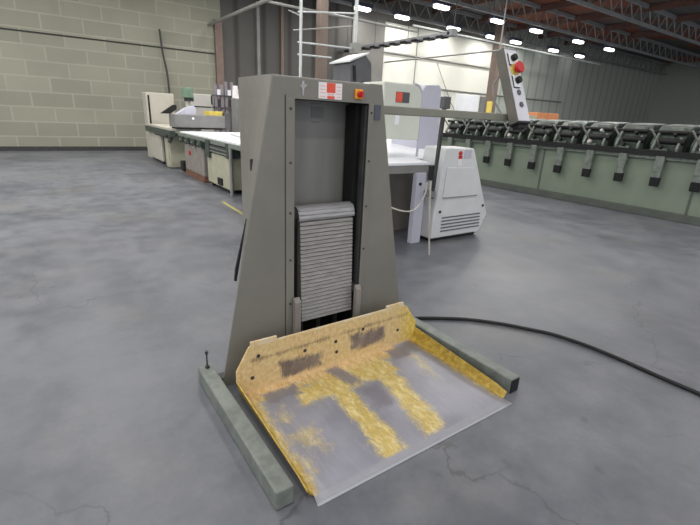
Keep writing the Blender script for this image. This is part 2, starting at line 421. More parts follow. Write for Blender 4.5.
# recess
b = MB(off); b.box((1.15, 2.45, .30), (1.70, 2.465, 1.70)); b.build('back_panel', 'recess', lift)
b = MB(off); b.box((1.15, 2.43, .0), (1.70, 2.449, .34)); b.build('lower_panel', 'black', lift)
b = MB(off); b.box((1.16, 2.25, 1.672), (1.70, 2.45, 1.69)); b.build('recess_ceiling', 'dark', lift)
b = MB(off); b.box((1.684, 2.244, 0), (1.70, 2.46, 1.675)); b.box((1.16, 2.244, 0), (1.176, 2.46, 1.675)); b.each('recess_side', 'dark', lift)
b = MB(off); b.box((1.645, 2.32, .0), (1.683, 2.43, 1.66)); b.box((1.177, 2.32, 0), (1.2, 2.43, 1.0)); b.each('guide_channel', 'black', lift)
b = MB(off); b.box((1.668, 2.252, .0), (1.682, 2.285, 1.66)); b.build('guide_strip', 'dark', lift)
for x0, x1 in ((1.123, 1.177), (1.683, 1.722)):
    b = MB(off); b.box((x0, 2.236, .05), (x1, 2.2425, 1.672)); fl = b.build('front_flange', 'machine', lift, bevel=.003)
    for k in range(6):
        b = MB(off); zc = 1.62-k*.29; xc = (x0+x1)/2
        b.tube([(xc, 2.231, zc), (xc, 2.237, zc)], .0065, 8); b.build('bolt', 'dark', fl)
    b = MB(off); 
    if x0 < 1.4: b.box((x0-.005, 2.239, .05), (x0, 2.2425, 1.69)); b.build('flange_gap', 'dark', fl)
# scroll of slats
b = MB(off); n = 26; pr = []
z0, z1 = .305, .965
for k in range(n):
    za = z0+(z1-z0)*k/n; zb = z0+(z1-z0)*(k+1)/n
    def yv(z): return 2.262+.036*(z-z0)/(z1-z0)
    pr += [(yv(za)-.010, za), (yv(zb)-.004, zb-.006), (yv(zb)+.010, zb-.0045), (yv(zb)+.010, zb-.001)]
pr += [(2.33, z1), (2.33, z0)]
b.prism(pr, 1.245, 1.64, 'x'); sl = b.build('slatted_cover', 'slats', lift)
b = MB(off)
pr = [(2.283, .972), (2.280, .985), (2.286, 1.002), (2.284, 1.008), (2.296, 1.028), (2.295, 1.033), (2.312, 1.046), (2.335, 1.054), (2.36, 1.056), (2.36, 1.04), (2.33, 1.035), (2.31, 1.02), (2.30, .99), (2.297, .972)]
b.prism(pr, 1.235, 1.648, 'x'); b.build('cover_cap', 'cap', lift)
for x in (1.285, 1.42, 1.56):
    b = MB(off); b.tube([(x, 2.34, .02), (x, 2.34, .31)], .017, 8); b.build('lift_chain', 'dark', lift)
for x in (1.163, 1.632):
    b = MB(off); b.prism([(2.19, 0.02), (2.226, 0.02), (2.226, .5), (2.21, .505), (2.19, .475)], x, x+.042, 'x'); b.build('fork_upright', 'greypink', lift, bevel=.004)
    b = MB(off); b.prism([(2.228, .48), (2.30, .50), (2.30, .455), (2.228, .44)], x+.008, x+.034, 'x'); b.build('fork_link', 'dark', lift)
# labels and switch on the head
b = MB(off); b.box((1.326, 2.2385, 1.682), (1.482, 2.2425, 1.768)); lab = b.build('warning_label', 'labelwhite', lift); lab['label'] = 'white warning label with red centre strip'
b = MB(off); b.box((1.378, 2.2375, 1.715), (1.436, 2.2387, 1.767)); b.box((1.383, 2.2375, 1.683), (1.432, 2.2387, 1.698)); b.each('label_print', 'labelred', lab)
b = MB(off)
for k in range(4): b.box((1.334, 2.2378, 1.692+.018*k), (1.37, 2.2387, 1.697+.018*k)); b.box((1.444, 2.2378, 1.692+.018*k), (1.476, 2.2387, 1.697+.018*k))
b.box((1.388, 2.2378, 1.702), (1.426, 2.2387, 1.711)); b.each('label_lines', 'labelpink', lab)
b = MB(off); b.box((1.572, 2.228, 1.692), (1.628, 2.2425, 1.748)); sw = b.build('main_switch', 'orange', lift, bevel=.006); sw['label'] = 'orange yellow main switch with red rotary knob'
b = MB(off); b.tube([(1.6, 2.205, 1.719), (1.6, 2.229, 1.719)], .017, 14); b.box((1.594, 2.194, 1.703), (1.606, 2.207, 1.735)); b.build('rotary_knob', 'red', sw)
b = MB(off); b.box((1.727, 2.2375, 1.578), (1.776, 2.2425, 1.668)); b.build('name_plate', 'blueplate', lift)
b = MB(off)      # worn pale mark on the head
b.poly([(1.222, 2.2395, 1.765), (1.234, 2.2395, 1.765), (1.236, 2.2395, 1.74), (1.231, 2.2395, 1.69), (1.226, 2.2395, 1.69), (1.219, 2.2395, 1.74)])
b.poly([(1.205, 2.2392, 1.744), (1.253, 2.2392, 1.748), (1.240, 2.2392, 1.733), (1.214, 2.2392, 1.731)])
b.build('worn_sticker', 'sticker', lift, solid=.0008)
b = MB(off)
for z, x0, x1 in ((1.655, 1.395, 1.475), (1.545, 1.40, 1.465)): b.box((x0, 2.4475, z), (x1, 2.4505, z+.008))
b.box((1.40, 2.4475, 1.575), (1.49, 2.4505, 1.64)); b.each('faded_diagram', paint('faded_diagram_ink', srgb(114, 112, 115), .45, .06, 14.), lift)
b = MB(off); b.box((.966, 2.366, 1.275), (.99, 2.384, 1.34)); b.build('latch', 'dark', lift, bevel=.004)
# base rails
b = MB(off); b.box((.675, 2.262, 0.0), (2.19, 2.33, .05)); b.build('cross_member', 'dark', lift, bevel=.006)
for x0 in (.594, 2.182):
    b = MB(off); b.box((x0, 1.28, .0), (x0+.086, 2.38, .1)); r = b.build('foot_rail', 'rail', lift, bevel=.009, seg=3)
    b = MB(off)
    if x0 < 1: b.tube([(x0+.05, 2.345, .1), (x0+.05, 2.345, .20)], .005, 8); b.tube([(x0+.05, 2.345, .195), (x0+.05, 2.345, .215)], .010, 10); b.tube([(x0+.05, 2.345, .1), (x0+.05, 2.345, .115)], .014, 6); b.build('levelling_screw', 'dark', r)
    if x0 > 1: b = MB(off); b.box((x0+.004, 1.276, .004), (x0+.082, 1.281, .094)); b.build('end_cap', 'black', r)
# loading platform
def sh(u): return u
b = MB(off)
rows = []
for i in range(13):
    t = i/12; v = 1.255+(2.094-1.255)*t
    rows.append([(.765+(2.095-.765)*k/16, v, .012) for k in range(17)])
b.grid([[(.757+(2.113-.757)*k/16, 1.205, .001) for k in range(17)], [(.76+(2.104-.76)*k/16, 1.232, .008) for k in range(17)]]+rows+[[(.765+(2.095-.765)*k/16, 2.100, .035) for k in range(17)]])
pl = b.build('load_platform', 'plate', lift, weld=True, smooth=True, solid=.006)
pl['label'] = 'low steel loading platform with yellow paint worn to bare metal'
b = MB(off)
outline = [(.765, .01), (.732, .115), (.732, .175), (.825, .325), (.835, .333), (1.99, .338), (2.04, .315), (2.13, .17), (2.13, .11), (2.095, .01)]
outline = [(.765, .012), (.735, .10), (.735, .175), (.812, .312), (.825, .318)] + [(.825, .345), (.99, .345), (.99, .322)] + [(1.83, .328), (1.83, .35), (1.985, .35), (1.99, .328), (2.03, .30)] + [(2.128, .16), (2.128, .10), (2.095, .012)]
b.prism(outline, 2.092, 2.106, 'y'); bw = b.build('platform_upright', 'plateback', pl, bevel=.003)
for x, z in ((.87, .245), (.83, .11), (1.18, .19), (1.41, .19), (1.42, .11), (1.63, .225), (1.95, .135)):
    b = MB(off); b.tube([(x, 2.0895, z), (x, 2.0930, z)], .012, 10); b.build('bolt_hole', 'dark', bw)
for sgn, xb, xt in ((-1, .765, .735), (1, 2.095, 2.128)):
    b = MB(off); R = []
    for i in range(11):
        t = i/10; v = 1.262+(2.094-1.262)*t; h = .045+.055*t if t > .02 else .035
        R.append([(xb, v, .010), (xb+(xt-xb)*.45, v, .012+h*.3), (xt, v, .012+h)])
    b.grid(R); b.build('side_rim', 'rim', pl, solid=.006)
# arm with control panel
b = MB(off); b.box((1.76, 2.30, 1.616), (3.17, 2.345, 1.67)); b.box((1.74, 2.29, 1.60), (1.80, 2.40, 1.69)); arm = b.build('control_arm', 'arm', lift, bevel=.006)
a0 = Vector((3.085, 2.16, 1.612)); ax = Vector((0, .235, .525)).normalized(); nz = Vector((0, ax.z, -ax.y)); Lp = .60
rotm = Matrix(((1, 0, 0), (0, nz.y, ax.y), (0, nz.z, ax.z)))     # local y = into the box, local z = up the box
def P3(x, y, z): return a0+Vector((x, 0, 0))+nz*y+ax*z
class PB(MB):
    def lbox(s, a, bb):
        pts = [P3(x, y, z) for z in (a[2], bb[2]) for y in (a[1], bb[1]) for x in (a[0], bb[0])]
        vs = [s.bm.verts.new(p-s.off) for p in pts]
        for f in ((0, 2, 3, 1), (4, 5, 7, 6), (0, 1, 5, 4), (1, 3, 7, 5), (3, 2, 6, 7), (2, 0, 4, 6)): s.bm.faces.new([vs[i] for i in f])
        return s
    def lcyl(s, c, r, y0, y1, seg=16, r2=None):
        return s.tube([P3(c[0], y0, c[1]), P3(c[0], y1, c[1])], r, seg, r2)
b = PB(off); b.lbox((0, 0.004, 0), (.155, .088, Lp)); cp = b.build('control_panel', 'panelside', lift, bevel=.006); cp['label'] = 'tall tilted push-button panel on the arm end'
b = PB(off); b.lbox((.004, -.002, .012), (.151, .0045, Lp-.012)); b.build('panel_face', 'panelface', cp, bevel=.002)
b = PB(off); b.lbox((.0, -.001, -.006), (.155, .09, .012)); b.lbox((.02, .02, -.035), (.13, .08, -.005)); b.build('panel_foot', 'black', cp, bevel=.004)
xm = .072
b = PB(off); b.lcyl((xm, .420), .046, -.016, -.002, 20); b.build('yellow_collar', 'yellow', cp)
b = PB(off); b.lcyl((xm, .420), .020, -.04, -.015); b.lcyl((xm, .420), .047, -.066, -.036, 20, .042); b.build('emergency_button', 'red', cp, bevel=.006)
for zc in (.510, .330):
    b = PB(off); b.lbox((xm-.045, -.012, zc-.05), (xm+.035, -.0015, zc+.045)); b.build('button_plate', 'white', cp, bevel=.003)
    b = PB(off); b.lbox((xm-.05, -.008, zc-.056), (xm-.042, -.0015, zc+.04)); b.lbox((xm-.05, -.008, zc-.056), (xm+.02, -.0015, zc-.049)); b.each('button_frame', 'black', cp)
    b = PB(off); b.lcyl((xm-.004, zc), .026, -.045, -.011); b.build('push_button', 'black', cp, bevel=.004)
for zc in (.240, .142):
    b = PB(off); b.lcyl((xm, zc), .022, -.012, -.0015); b.build('selector_switch', 'slate', cp, bevel=.003)
b = MB(off); b.tube(spline([P3(.03, .09, .42), P3(-.03, .13, .36), P3(-.05, .14, .24), P3(-.02, .12, .1), (3.02, 2.325, 1.665)]), .007, 8); b.build('panel_cable', 'midgrey', cp)

# hose on the floor
b = MB(); b.tube(spline([(2.33, 2.36, .016), (2.42, 2.33, .016), (2.62, 2.21, .016), (2.77, 2.10, .016), (2.94, 1.92, .016), (3.07, 1.73, .016), (3.16, 1.58, .016), (3.22, 1.36, .016), (3.24, 1.1, .016), (3.24, .8, .016), (3.26, .45, .016), (3.32, .1, .016), (3.4, -.4, .016)], 10), .014, 10)
tag(b.build('hose', 'hose', smooth=True), 'black hose lying in a curve on the concrete beside the lift', 'hose')

# ------------------------------------------------------------------ pale louvred console
loc = (4.75, 4.02, 0); cons = thing('machine_cabinet', loc, 'pale grey floor cabinet with sloping side, louvres and small red-topped label', 'machine cabinet')
b = MB(loc); prof = [(4.2, .05), (4.21, .31), (4.30, 1.235), (4.315, 1.26), (4.84, 1.255), (4.87, 1.235), (5.33, .31), (5.20, .05)]
b.prism(prof, 4.02, 4.42, 'y'); b.build('housing', 'offwhite', cons, bevel=.02, seg=3)
b = MB(loc); b.prism([(4.24, 0), (4.24, .06), (5.16, .06), (5.16, 0)], 4.07, 4.38, 'y'); b.build('plinth', 'black', cons)
b = MB(loc); b.prism([(4.335, .615), (4.355, 1.01), (4.885, .995), (5.03, .60)], 4.006, 4.022, 'y'); p = b.build('access_panel', 'offwhite', cons, bevel=.004)
b = MB(loc); b.box((4.345, 4.004, .60), (5.03, 4.02, .614)); b.build('panel_ledge', 'greypink', p)
for k in range(5):
    z = .135+.047*k
    b = MB(loc); b.prism([(4.012, z), (4.021, z+.02), (4.021, z)], 4.37, 5.18-.004*k, 'x'); b.build('vent_slot', 'slate', cons)
b = MB(loc); b.box((4.545, 4.012, 1.03), (4.625, 4.0205, 1.16)); s = b.build('inspection_label', 'labelwhite', cons)
b = MB(loc); b.box((4.547, 4.010, 1.12), (4.623, 4.0125, 1.16)); b.tube([(4.585, 4.006, 1.19), (4.585, 4.02, 1.19)], .03, 10); b.build('label_head', 'red', s)
b = MB(loc); b.box((4.67, 4.013, 1.125), (4.80, 4.0205, 1.235)); b.build('notice_label', 'lavender', cons)
for x, z in ((4.32, .42), (5.2, .445)):
    b = MB(loc); b.tube([(x, 4.008, z), (x, 4.021, z)], .02, 10); b.each('lock', 'dark', cons)

# ------------------------------------------------------------------ paper cutter with white side table
loc = (4.0, 4.2, 0); cut = thing('paper_cutter', loc, 'cream cutting machine with a white side table behind the lift column', 'cutting machine')
b = MB(loc); z_ = lambda v: 1.05+(v-4.15)*.0541
ol = [(2.6, 4.15), (4.19, 4.15), (4.19, 4.46), (4.95, 4.46), (6.9, 7.2), (2.6, 7.2)]
b = MB(loc); b.poly([(x, v, z_(v)) for x, v in ol]); b.build('side_table', 'white', cut, solid=.03)
b = MB(loc); b.box((2.6, 4.152, .935), (4.26, 4.18, 1.03)); b.build('table_apron', 'midgrey', cut)
b = MB(loc); b.box((3.92, 4.10, 0), (4.08, 4.18, .94)); b.each('leg', 'lavender', cut, bevel=.006)
b = MB(loc); b.box((3.0, 4.1, 0), (3.2, 4.16, .94)); b.each('leg', 'lavender', cut, bevel=.006)
b = MB(loc); b.box((2.9, 4.75, 0), (5.1, 4.82, 1.06)); b.build('rear_panel', 'greypink', cut)
b = MB(loc); b.tube([(3.98, 4.085, .80), (3.98, 4.101, .80)], .02, 10); b.build('table_knob', 'black', cut)
b = MB(loc)
R = .16; top = 2.03; xr = 4.37
prof = [(3.70, 1.33), (3.70, top)]+[(xr-R+R*math.sin(a*PI/12), top-R+R*math.cos(a*PI/12)) for a in range(7)]+[(xr, 1.31)]
b.prism(prof, 4.62, 5.1, 'y'); b.build('guard_hood', 'cream', cut, bevel=.02)
b = MB(loc); b.box((3.72, 4.66, 1.06), (3.78, 5.06, 1.34)); b.build('hood_post', 'lavender', cut)
b = MB(loc); b.tube([(4.375, 4.63, 1.07), (4.375, 4.63, top-R)]+[(xr-R+.005+R*math.sin(a*PI/12), 4.63, top-R+.005+R*math.cos(a*PI/12)) for a in range(5, -1, -1)], .017, 10); b.build('guard_bar', 'lavender', cut, smooth=True)
b = MB(loc); b.prism([(5.12, 1.1), (5.12, 2.05), (5.17, 2.11), (5.46, 2.13), (5.51, 2.09), (5.60, 1.1)], 5.4, 6.1, 'y'); b.build('side_frame', 'lavender', cut, bevel=.01)
b = MB(loc); b.box((3.90, 4.612, 1.79), (4.13, 4.621, 1.92)); st = b.build('safety_sticker', 'slate', cut)
b = MB(loc); b.box((3.90, 4.607, 1.795), (4.0, 4.613, 1.915)); b.build('sticker_print', 'labelred', st)
b = MB(loc); b.box((3.91, 4.612, 1.51), (3.98, 4.621, 1.66)); b.build('paper_note', 'white', cut)
b = MB(loc); b.tube(spline([(3.83, 4.625, 1.695), (3.86, 4.595, 1.695), (4.09, 4.595, 1.675), (4.12, 4.625, 1.675)]), .012, 8); b.build('sash_handle', 'brown', cut)
b = MB(loc); b.prism([(4.085, .62), (4.115, .62), (4.175, 1.86), (4.125, 1.86)], 3.96, 4.0, 'y'); ps = b.build('light_post', 'dark', cut, bevel=.004)
b = MB(loc); b.box((4.10, 3.94, 1.73), (4.21, 4.02, 1.87)); b.build('sensor_head', 'slate', ps, bevel=.01)
b = MB(loc); b.box((4.06, 3.955, .64), (4.13, 4.16, .72)); b.build('post_bracket', 'midgrey', ps)
b = MB(); b.tube([(3.79, 3.62, .0), (3.72, 3.62, .5), (3.675, 3.62, .94)], .011, 8)
wand = b.build('air_wand', 'cable', smooth=True); tag(wand, 'thin pale rod with black grip standing before the white side table', 'air wand')
b = MB(); b.box((3.645, 3.595, .93), (3.695, 3.645, 1.10)); b.build('grip', 'black', wand, bevel=.006)
b = MB(); b.tube(spline([(3.15, 4.09, .66), (3.3, 3.95, .60), (3.42, 3.8, .555), (3.52, 3.72, .56), (3.6, 3.68, .64), (3.65, 3.655, .78), (3.655, 3.652, .90)]), .009, 8)
tag(b.build('cable', 'cable', smooth=True), 'pale cable drooping from the white side table to the thin rod', 'cable')

# dark machine head rising behind the lift column
loc = (5.62, 8.0, 0); dk = thing('press_tower', loc, 'dark grey machine head showing above the lift column top', 'machine')
b = MB((5.4, 8.0, 0)); b.box((4.98, 7.62, 0), (5.95, 8.4, 2.16)); b.build('housing', 'slate', dk, bevel=.02)
b = MB((5.4, 8.0, 0)); b.prism([(4.98, 2.16), (5.50, 2.16), (5.47, 2.60), (5.32, 2.74), (4.95, 2.56)], 7.56, 8.2, 'y'); b.build('cowl', 'slate', dk, bevel=.02)
b = MB((5.4, 8.0, 0)); b.prism([(4.90, 2.57), (5.36, 2.76), (5.36, 2.785), (4.90, 2.60)], 7.5, 8.24, 'y'); b.build('cowl_lid', 'pipewhite', dk)
b = MB((5.4, 8.0, 0)); b.prism([(5.04, 2.24), (5.09, 2.24), (5.06, 2.52), (5.01, 2.52)], 7.53, 7.57, 'y'); b.build('cowl_slot', 'black', dk)
b = MB((5.4, 8.0, 0)); b.prism([(5.5, 2.165), (6.3, 2.22), (6.42, 2.27), (5.68, 2.27)], 7.62, 8.4, 'y'); b.build('side_tray', 'black', dk)

# ------------------------------------------------------------------ sage green collator
loc = (10.1, 6.0, 0); col = thing('collator', loc, 'long sage green collating machine with dark feeding heads along its top', 'collating machine')
V0, V1 = 2.6, 9.6
b = MB(loc); b.box((9.64, V0, .14), (10.7, V1, 1.08)); b.build('body', 'sage', col, bevel=.01)
b = MB(loc); b.box((9.58, V0, 0), (10.75, V1, .145)); b.build('plinth', 'sagedark', col, bevel=.01)
b = MB(loc)
for v in (5.93, 8.95, 2.9): b.box((9.63, v-.02, .15), (9.645, v+.02, 1.07))
b.each('panel_joint', 'sagedark', col)
b = MB(loc); b.box((9.56, V0, 1.08), (10.72, V1, 1.15)); b.build('deck', 'stationgrey', col, bevel=.01)
b = MB(loc); b.box((9.50, V0, 1.15), (9.62, V1, 1.25)); b.build('deck_rail', 'black', col)
for k in range(10):
    vc = 2.95+.66*k-.10; rr = random.Random(k)
    b = MB(loc); b.prism([(9.62, 1.15), (9.60, 1.36), (9.72, 1.56), (9.95, 1.70), (10.5, 1.74), (10.6, 1.15)], vc-.27, vc+.27, 'y'); stn = b.build('feeding_head', 'station', col, bevel=.02)
    b = MB(loc); b.tube([(9.60, vc-.30, 1.42), (9.60, vc+.10, 1.42)], .055, 12); b.tube([(9.68, vc-.28, 1.58), (9.68, vc+.28, 1.58)], .035, 10); b.each('roller', 'black', stn, smooth=True)
    b = MB(loc); b.prism([(9.52, 1.22), (9.50, 1.30), (9.66, 1.58), (9.74, 1.56), (9.60, 1.26)], vc+.16, vc+.20, 'y'); b.prism([(9.52, 1.22), (9.50, 1.30), (9.60, 1.50), (9.68, 1.48), (9.58, 1.24)], vc-.24, vc-.20, 'y'); b.each('side_arm', 'stationgrey', stn, bevel=.006)
    b = MB(loc); b.tube([(9.55, vc+.05, 1.31), (9.47, vc+.05, 1.33)], .038, 10); b.tube([(9.62, vc-.12, 1.52), (9.54, vc-.12, 1.56)], .03, 10); b.each('knob', 'offwhite_dim' if k % 3 == 0 else 'black', stn)
    b = MB(loc); b.box((9.70, vc-.2, 1.60), (9.86, vc+.05, 1.67)); b.box((9.56, vc-.06, 1.20), (9.60, vc+.22, 1.29)); b.each('bracket', 'stationgrey', stn, bevel=.006)
    b = MB(loc); b.tube([(9.63, vc+.12, 1.36), (9.49, vc+.26, 1.62)], .018, 8); b.build('lever', 'steel', stn)
    b = MB(loc); b.box((9.50, vc-.08, .86), (9.58, vc+.07, 1.17)); b.prism([(9.50, .86), (9.58, .86), (9.56, .74), (9.50, .74)], vc-.075, vc+.065, 'y'); h = b.build('hanging_handle', 'stationgrey', col, bevel=.008)
    b = MB(loc); b.prism([(9.49, .76), (9.57, .76), (9.56, .59), (9.50, .59)], vc-.085, vc+.075, 'y'); b.build('grip', 'black', h, bevel=.01)

# stacked orange cartons on a rack beyond the collator
rk = thing('storage_rack', (15.6, 10.2, 0), 'grey rack behind the collator carrying orange cartons', 'rack')
b = MB((15.6, 10.2, 0))
for x in (14.45, 17.0):
    for y in (9.75, 10.65): b.box((x-.03, y-.03, 0), (x+.03, y+.03, 1.62))
b.each('rack_upright', 'midgrey', rk)
b = MB((15.6, 10.2, 0)); b.box((14.4, 9.7, 1.58), (17.05, 10.7, 1.66)); b.each('rack_shelf', 'midgrey', rk)
for k, (x0, x1, h) in enumerate(((14.55, 15.1, .24), (15.13, 15.75, .36), (15.78, 16.5, .36))):
    b = MB((0, 0, 0)); b.box((-(x1-x0)/2, -.35, 0), ((x1-x0)/2, .35, h))
    o = b.build('carton', 'beige' if k == 0 else 'brick', bevel=.01); o.location = ((x0+x1)/2, 10.2, 1.662)
    tag(o, ['low tan carton on the rack just right of the control panel foot', 'orange carton on the rack beside the low tan carton', 'orange carton at the right end of the rack'][k], 'carton', 'cartons on the rack')
b = MB(); b.tube([(14.72, 10.1, 1.903), (14.72, 10.1, 1.98), (14.72, 10.1, 2.06)], .1, 10, .05); tag(b.build('paper_roll', 'labelpink', smooth=True), 'small pinkish roll standing on the low tan carton', 'paper roll')

# ------------------------------------------------------------------ left side: folding line with white boards
loc = (3.6, 9.0, 0); fm = thing('folding_machine', loc, 'folding machine with long white board top and beige drive cabinet, nearest on the left', 'folding machine')
b = MB(loc); b.box((2.98, 7.1, .985), (4.7, 11.9, 1.015)); b.build('board_top', 'white', fm)
b = MB(loc); b.box((2.93, 7.1, .90), (3.02, 11.9, .99)); b.build('side_rail', 'stationgrey', fm, bevel=.01)
b = MB(loc); b.box((2.95, 8.3, .08), (3.9, 9.66, .72)); cb = b.build('drive_cabinet', 'beige', fm, bevel=.02)
for v in (8.45, 9.5):
    b = MB(loc); b.tube([(2.99, v, .045), (3.05, v, .045)], .045, 12); b.build('caster', 'black', cb)
b = MB(loc); b.box((2.92, 8.7, .12), (2.96, 8.95, .26)); b.build('foot_pedal', 'black', cb)
for k in range(4):
    b = MB(loc); b.tube([(2.93, 8.35, .76+.035*k), (2.93, 9.5, .76+.035*k)], .018, 8); b.build('roller_bar', 'dark' if k % 2 else 'stationgrey', fm)
b = MB(loc); b.box((2.92, 8.26, .70), (3.2, 8.40, .98)); b.box((2.9, 9.35, .62), (3.3, 9.6, .97)); b.each('roller_bracket', 'station', fm)
b = MB(loc); b.tube([(2.95, 8.2, 0), (2.95, 8.2, .98)], .035, 10); b.each('leg', 'pipegrey', fm)
b = MB(loc); b.tube([(2.95, 7.3, 0), (2.95, 7.3, .98)], .035, 10); b.each('leg', 'pipegrey', fm)
b = MB(loc); b.box((3.4, 7.3, .05), (4.5, 8.1, .9)); b.build('rear_cabinet', 'dark', fm)
for v in (10.0, 10.5, 11.0, 11.5):
    b = MB(loc); b.box((2.88, v-.13, .78), (3.05, v+.13, .92)); b.tube([(2.86, v, .80), (2.98, v, .86)], .05, 8); b.each('clamp', 'station', fm)
loc = (3.4, 10.7, 0); pf = thing('pump_cabinet', loc, 'warm grey cabinet with red button under the far end of the white board', 'pump cabinet')
b = MB(loc); b.box((2.96, 9.95, .13), (3.9, 11.5, .76)); b.build('housing', 'greypink', pf, bevel=.02)
b = MB(loc); b.box((2.93, 9.9, .0), (3.95, 11.55, .05)); b.box((2.96, 9.95, .05), (3.9, 11.5, .135)); b.build('skid', 'brown', pf)
b = MB(loc); b.tube([(2.93, 11.0, .56), (2.962, 11.0, .56)], .05, 12); b.build('stop_button', 'red', pf)
b = MB(loc); b.box((2.90, 11.52, .05), (3.15, 11.8, .3)); b.build('motor', 'black', pf, bevel=.03)
loc = (3.3, 13.3, 0); fd = thing('paper_feeder', loc, 'beige feeder with short pale top at the far left beyond the white board', 'paper feeder')
b = MB(loc); b.box((2.82, 12.15, 1.01), (3.6, 15.2, 1.06)); b.build('feeder_top', 'beige_pale', fd)
b = MB(loc); b.box((2.78, 12.1, .85), (2.92, 15.2, 1.01)); b.build('side_rail', 'station', fd)
b = MB(loc); b.box((2.85, 12.55, .02), (3.5, 13.1, .86)); b.box((2.82, 12.6, .02), (2.86, 12.9, .80)); b.each('cabinet', 'beige', fd, bevel=.02)
b = MB(loc); b.box((2.85, 13.5, .08), (3.5, 15.1, .84)); b.each('cabinet', 'beige_pale', fd, bevel=.02)
b = MB(loc); b.box((2.9, 13.15, .05), (3.4, 13.45, .8)); b.box((2.88, 13.6, .0), (3.2, 14.0, .1)); b.each('drive_gap', 'dark', fd)
b = MB(loc); b.tube([(2.75, 12.3, .86), (2.75, 13.6, .86)], .04, 8); b.tube([(2.78, 12.25, .70), (2.9, 12.25, .95)], .05, 8); b.each('roller', 'dark', fd)

# machine bed and clutter on and behind the boards
loc = (3.55, 12.3, 1.062); bed = thing('machine_bed', (3.55, 12.3, 1.062), 'long grey metal machine bed lying across the far end of the white board', 'machine bed')
loc = (3.55, 12.3, 1.062)
b = MB(loc); b.box((2.90, 12.0, 1.10), (4.25, 12.6, 1.42)); b.build('housing', 'midgrey', bed, bevel=.02)
b = MB(loc); b.box((2.95, 12.03, 1.062), (4.15, 12.55, 1.10)); b.build('base', 'black', bed)
b = MB(loc); b.tube([(3.36, 11.985, 1.33), (3.36, 12.0, 1.33)], .03, 10); b.build('button', 'white', bed)
b = MB(loc); b.box((4.2, 11.98, 1.0+.07), (4.34, 12.6, 1.50)); b.build('end_plate', 'slate', bed)
b = MB(loc); b.prism([(2.66, 1.42), (2.98, 1.64), (3.06, 1.64), (3.06, 1.54), (2.9, 1.42)], 12.35, 12.45, 'y'); b.build('black_guide', 'black', bed)
o = MB((3.22, 12.25, 1.42)); o.prism([(2.98, 1.421), (3.20, 1.57), (3.42, 1.64), (3.46, 1.60), (3.46, 1.421)], 12.06, 12.3, 'y'); o = o.build('paper_sheet', 'lavender'); o.location = (3.22, 12.25, 1.42); tag(o, 'white curved sheet of paper resting on the grey machine bed', 'paper')
for k in range(3):
    b = MB((0, 0, 0)); b.box((-.2+.01*k, -.2, 0), (.18, .2, .035)); o = b.build('yellow_ream', 'yellow', bevel=.004); o.location = (3.99, 12.28, 1.421+.036*k)
    tag(o, ['lowest yellow paper ream on the machine bed', 'middle yellow paper ream on the machine bed', 'topmost yellow paper ream on the machine bed'][k], 'paper ream', 'yellow reams on the machine bed')
b = MB((0, 0, 0)); b.box((-.42, -.25, 0), (.42, .25, 1.98)); o = b.build('cupboard', 'beige_pale', bevel=.02); o.location = (3.32, 15.6, 0); tag(o, 'pale beige cupboard by the block wall with a dark edge strip', 'cupboard')
b = MB(); b.box((-.36, -.262, .2), (-.31, -.249, 1.9)); b.build('edge_strip', 'black', o)
b = MB((0, 0, 0)); b.box((-.34, -.25, 0), (.34, .25, 2.02)); o = b.build('cupboard', 'offwhite_dim', bevel=.02); o.location = (4.5, 15.2, 0); tag(o, 'pale grey cupboard right of the green cap by the block wall', 'cupboard')
b = MB(); b.box((.30, -.262, 1.72), (.345, -.249, 2.0)); b.box((-.34, -.262, 1.62), (.3, -.249, 1.65)); b.each('door_slot', 'black', o)
loc = (3.8, 14.0, 0); g = thing('extractor_drum', loc, 'green round-topped drum on a grey stand behind the machine bed', 'drum')
b = MB(loc); b.tube([(3.80, 14, 1.87), (3.80, 14, 1.93), (3.80, 14, 2.06), (3.80, 14, 2.12), (3.80, 14, 2.145)], .19, 16, .12); b.build('drum', 'green', g, smooth=True)
b = MB(loc); b.tube([(3.80, 14, 0), (3.80, 14, 1.80)], .07, 12); b.box((3.5, 13.8, 0), (4.1, 14.2, .06)); b.build('stand', 'offwhite_dim', g)
b = MB(loc); b.tube([(3.84, 14, 1.77), (3.84, 14, 1.88)], .14, 12); b.build('drum_neck', 'dark', g)
# purple grey posts of a far rack
for k, (x, h, lab) in enumerate(((4.97, 2.35, 'purple grey far rack bay, nearest the pale grey cupboard'), (5.32, 2.45, 'purple grey far rack bay, next to the lift column'))):
    loc = (x, 15.0, 0); t = thing('storage_rack', loc, lab, 'rack', 'far rack bays')
    for dx in (0, .2):
        b = MB(); b.box((dx-.045, -.05, 0), (dx+.045, .05, h)); b.each('rack_upright', 'purplegrey', t)
    b = MB(); b.box((-.05, -.1, 1.62), (.27, .3, 1.66)); b.box((-.05, -.1, 2.0), (.27, .3, 2.03)); b.each('rack_shelf', 'slate', t)
    b = MB(); b.box((.05, -.05, 1.66), (.14, .15, 1.9)); b.build('stored_pack', 'dark', t)
    b = MB(); b.box((.03, -.05, 2.03), (.16, .15, 2.2)); b.build('stored_jug', 'white', t)
loc = (5.35, 13.9, 0); b = MB((0, 0, 0)); b.box((-.17, -.2, 0), (.2, .2, 1.92)); o = b.build('control_cabinet', 'midgrey', bevel=.02); o.location = (5.22, 13.6, 0); tag(o, 'narrow grey control cabinet with a pale bundle on top, next to the lift', 'control cabinet')
b = MB(); b.tube([(5.12, 13.6, 1.922), (5.12, 13.6, 2.1), (5.12, 13.6, 2.28)], .1, 9, .07); b.tube([(5.30, 13.6, 1.922), (5.30, 13.6, 2.2)], .08, 9); tag(b.build('paper_bundle', 'labelwhite'), 'pale paper bundle standing on the narrow grey control cabinet', 'paper bundle')
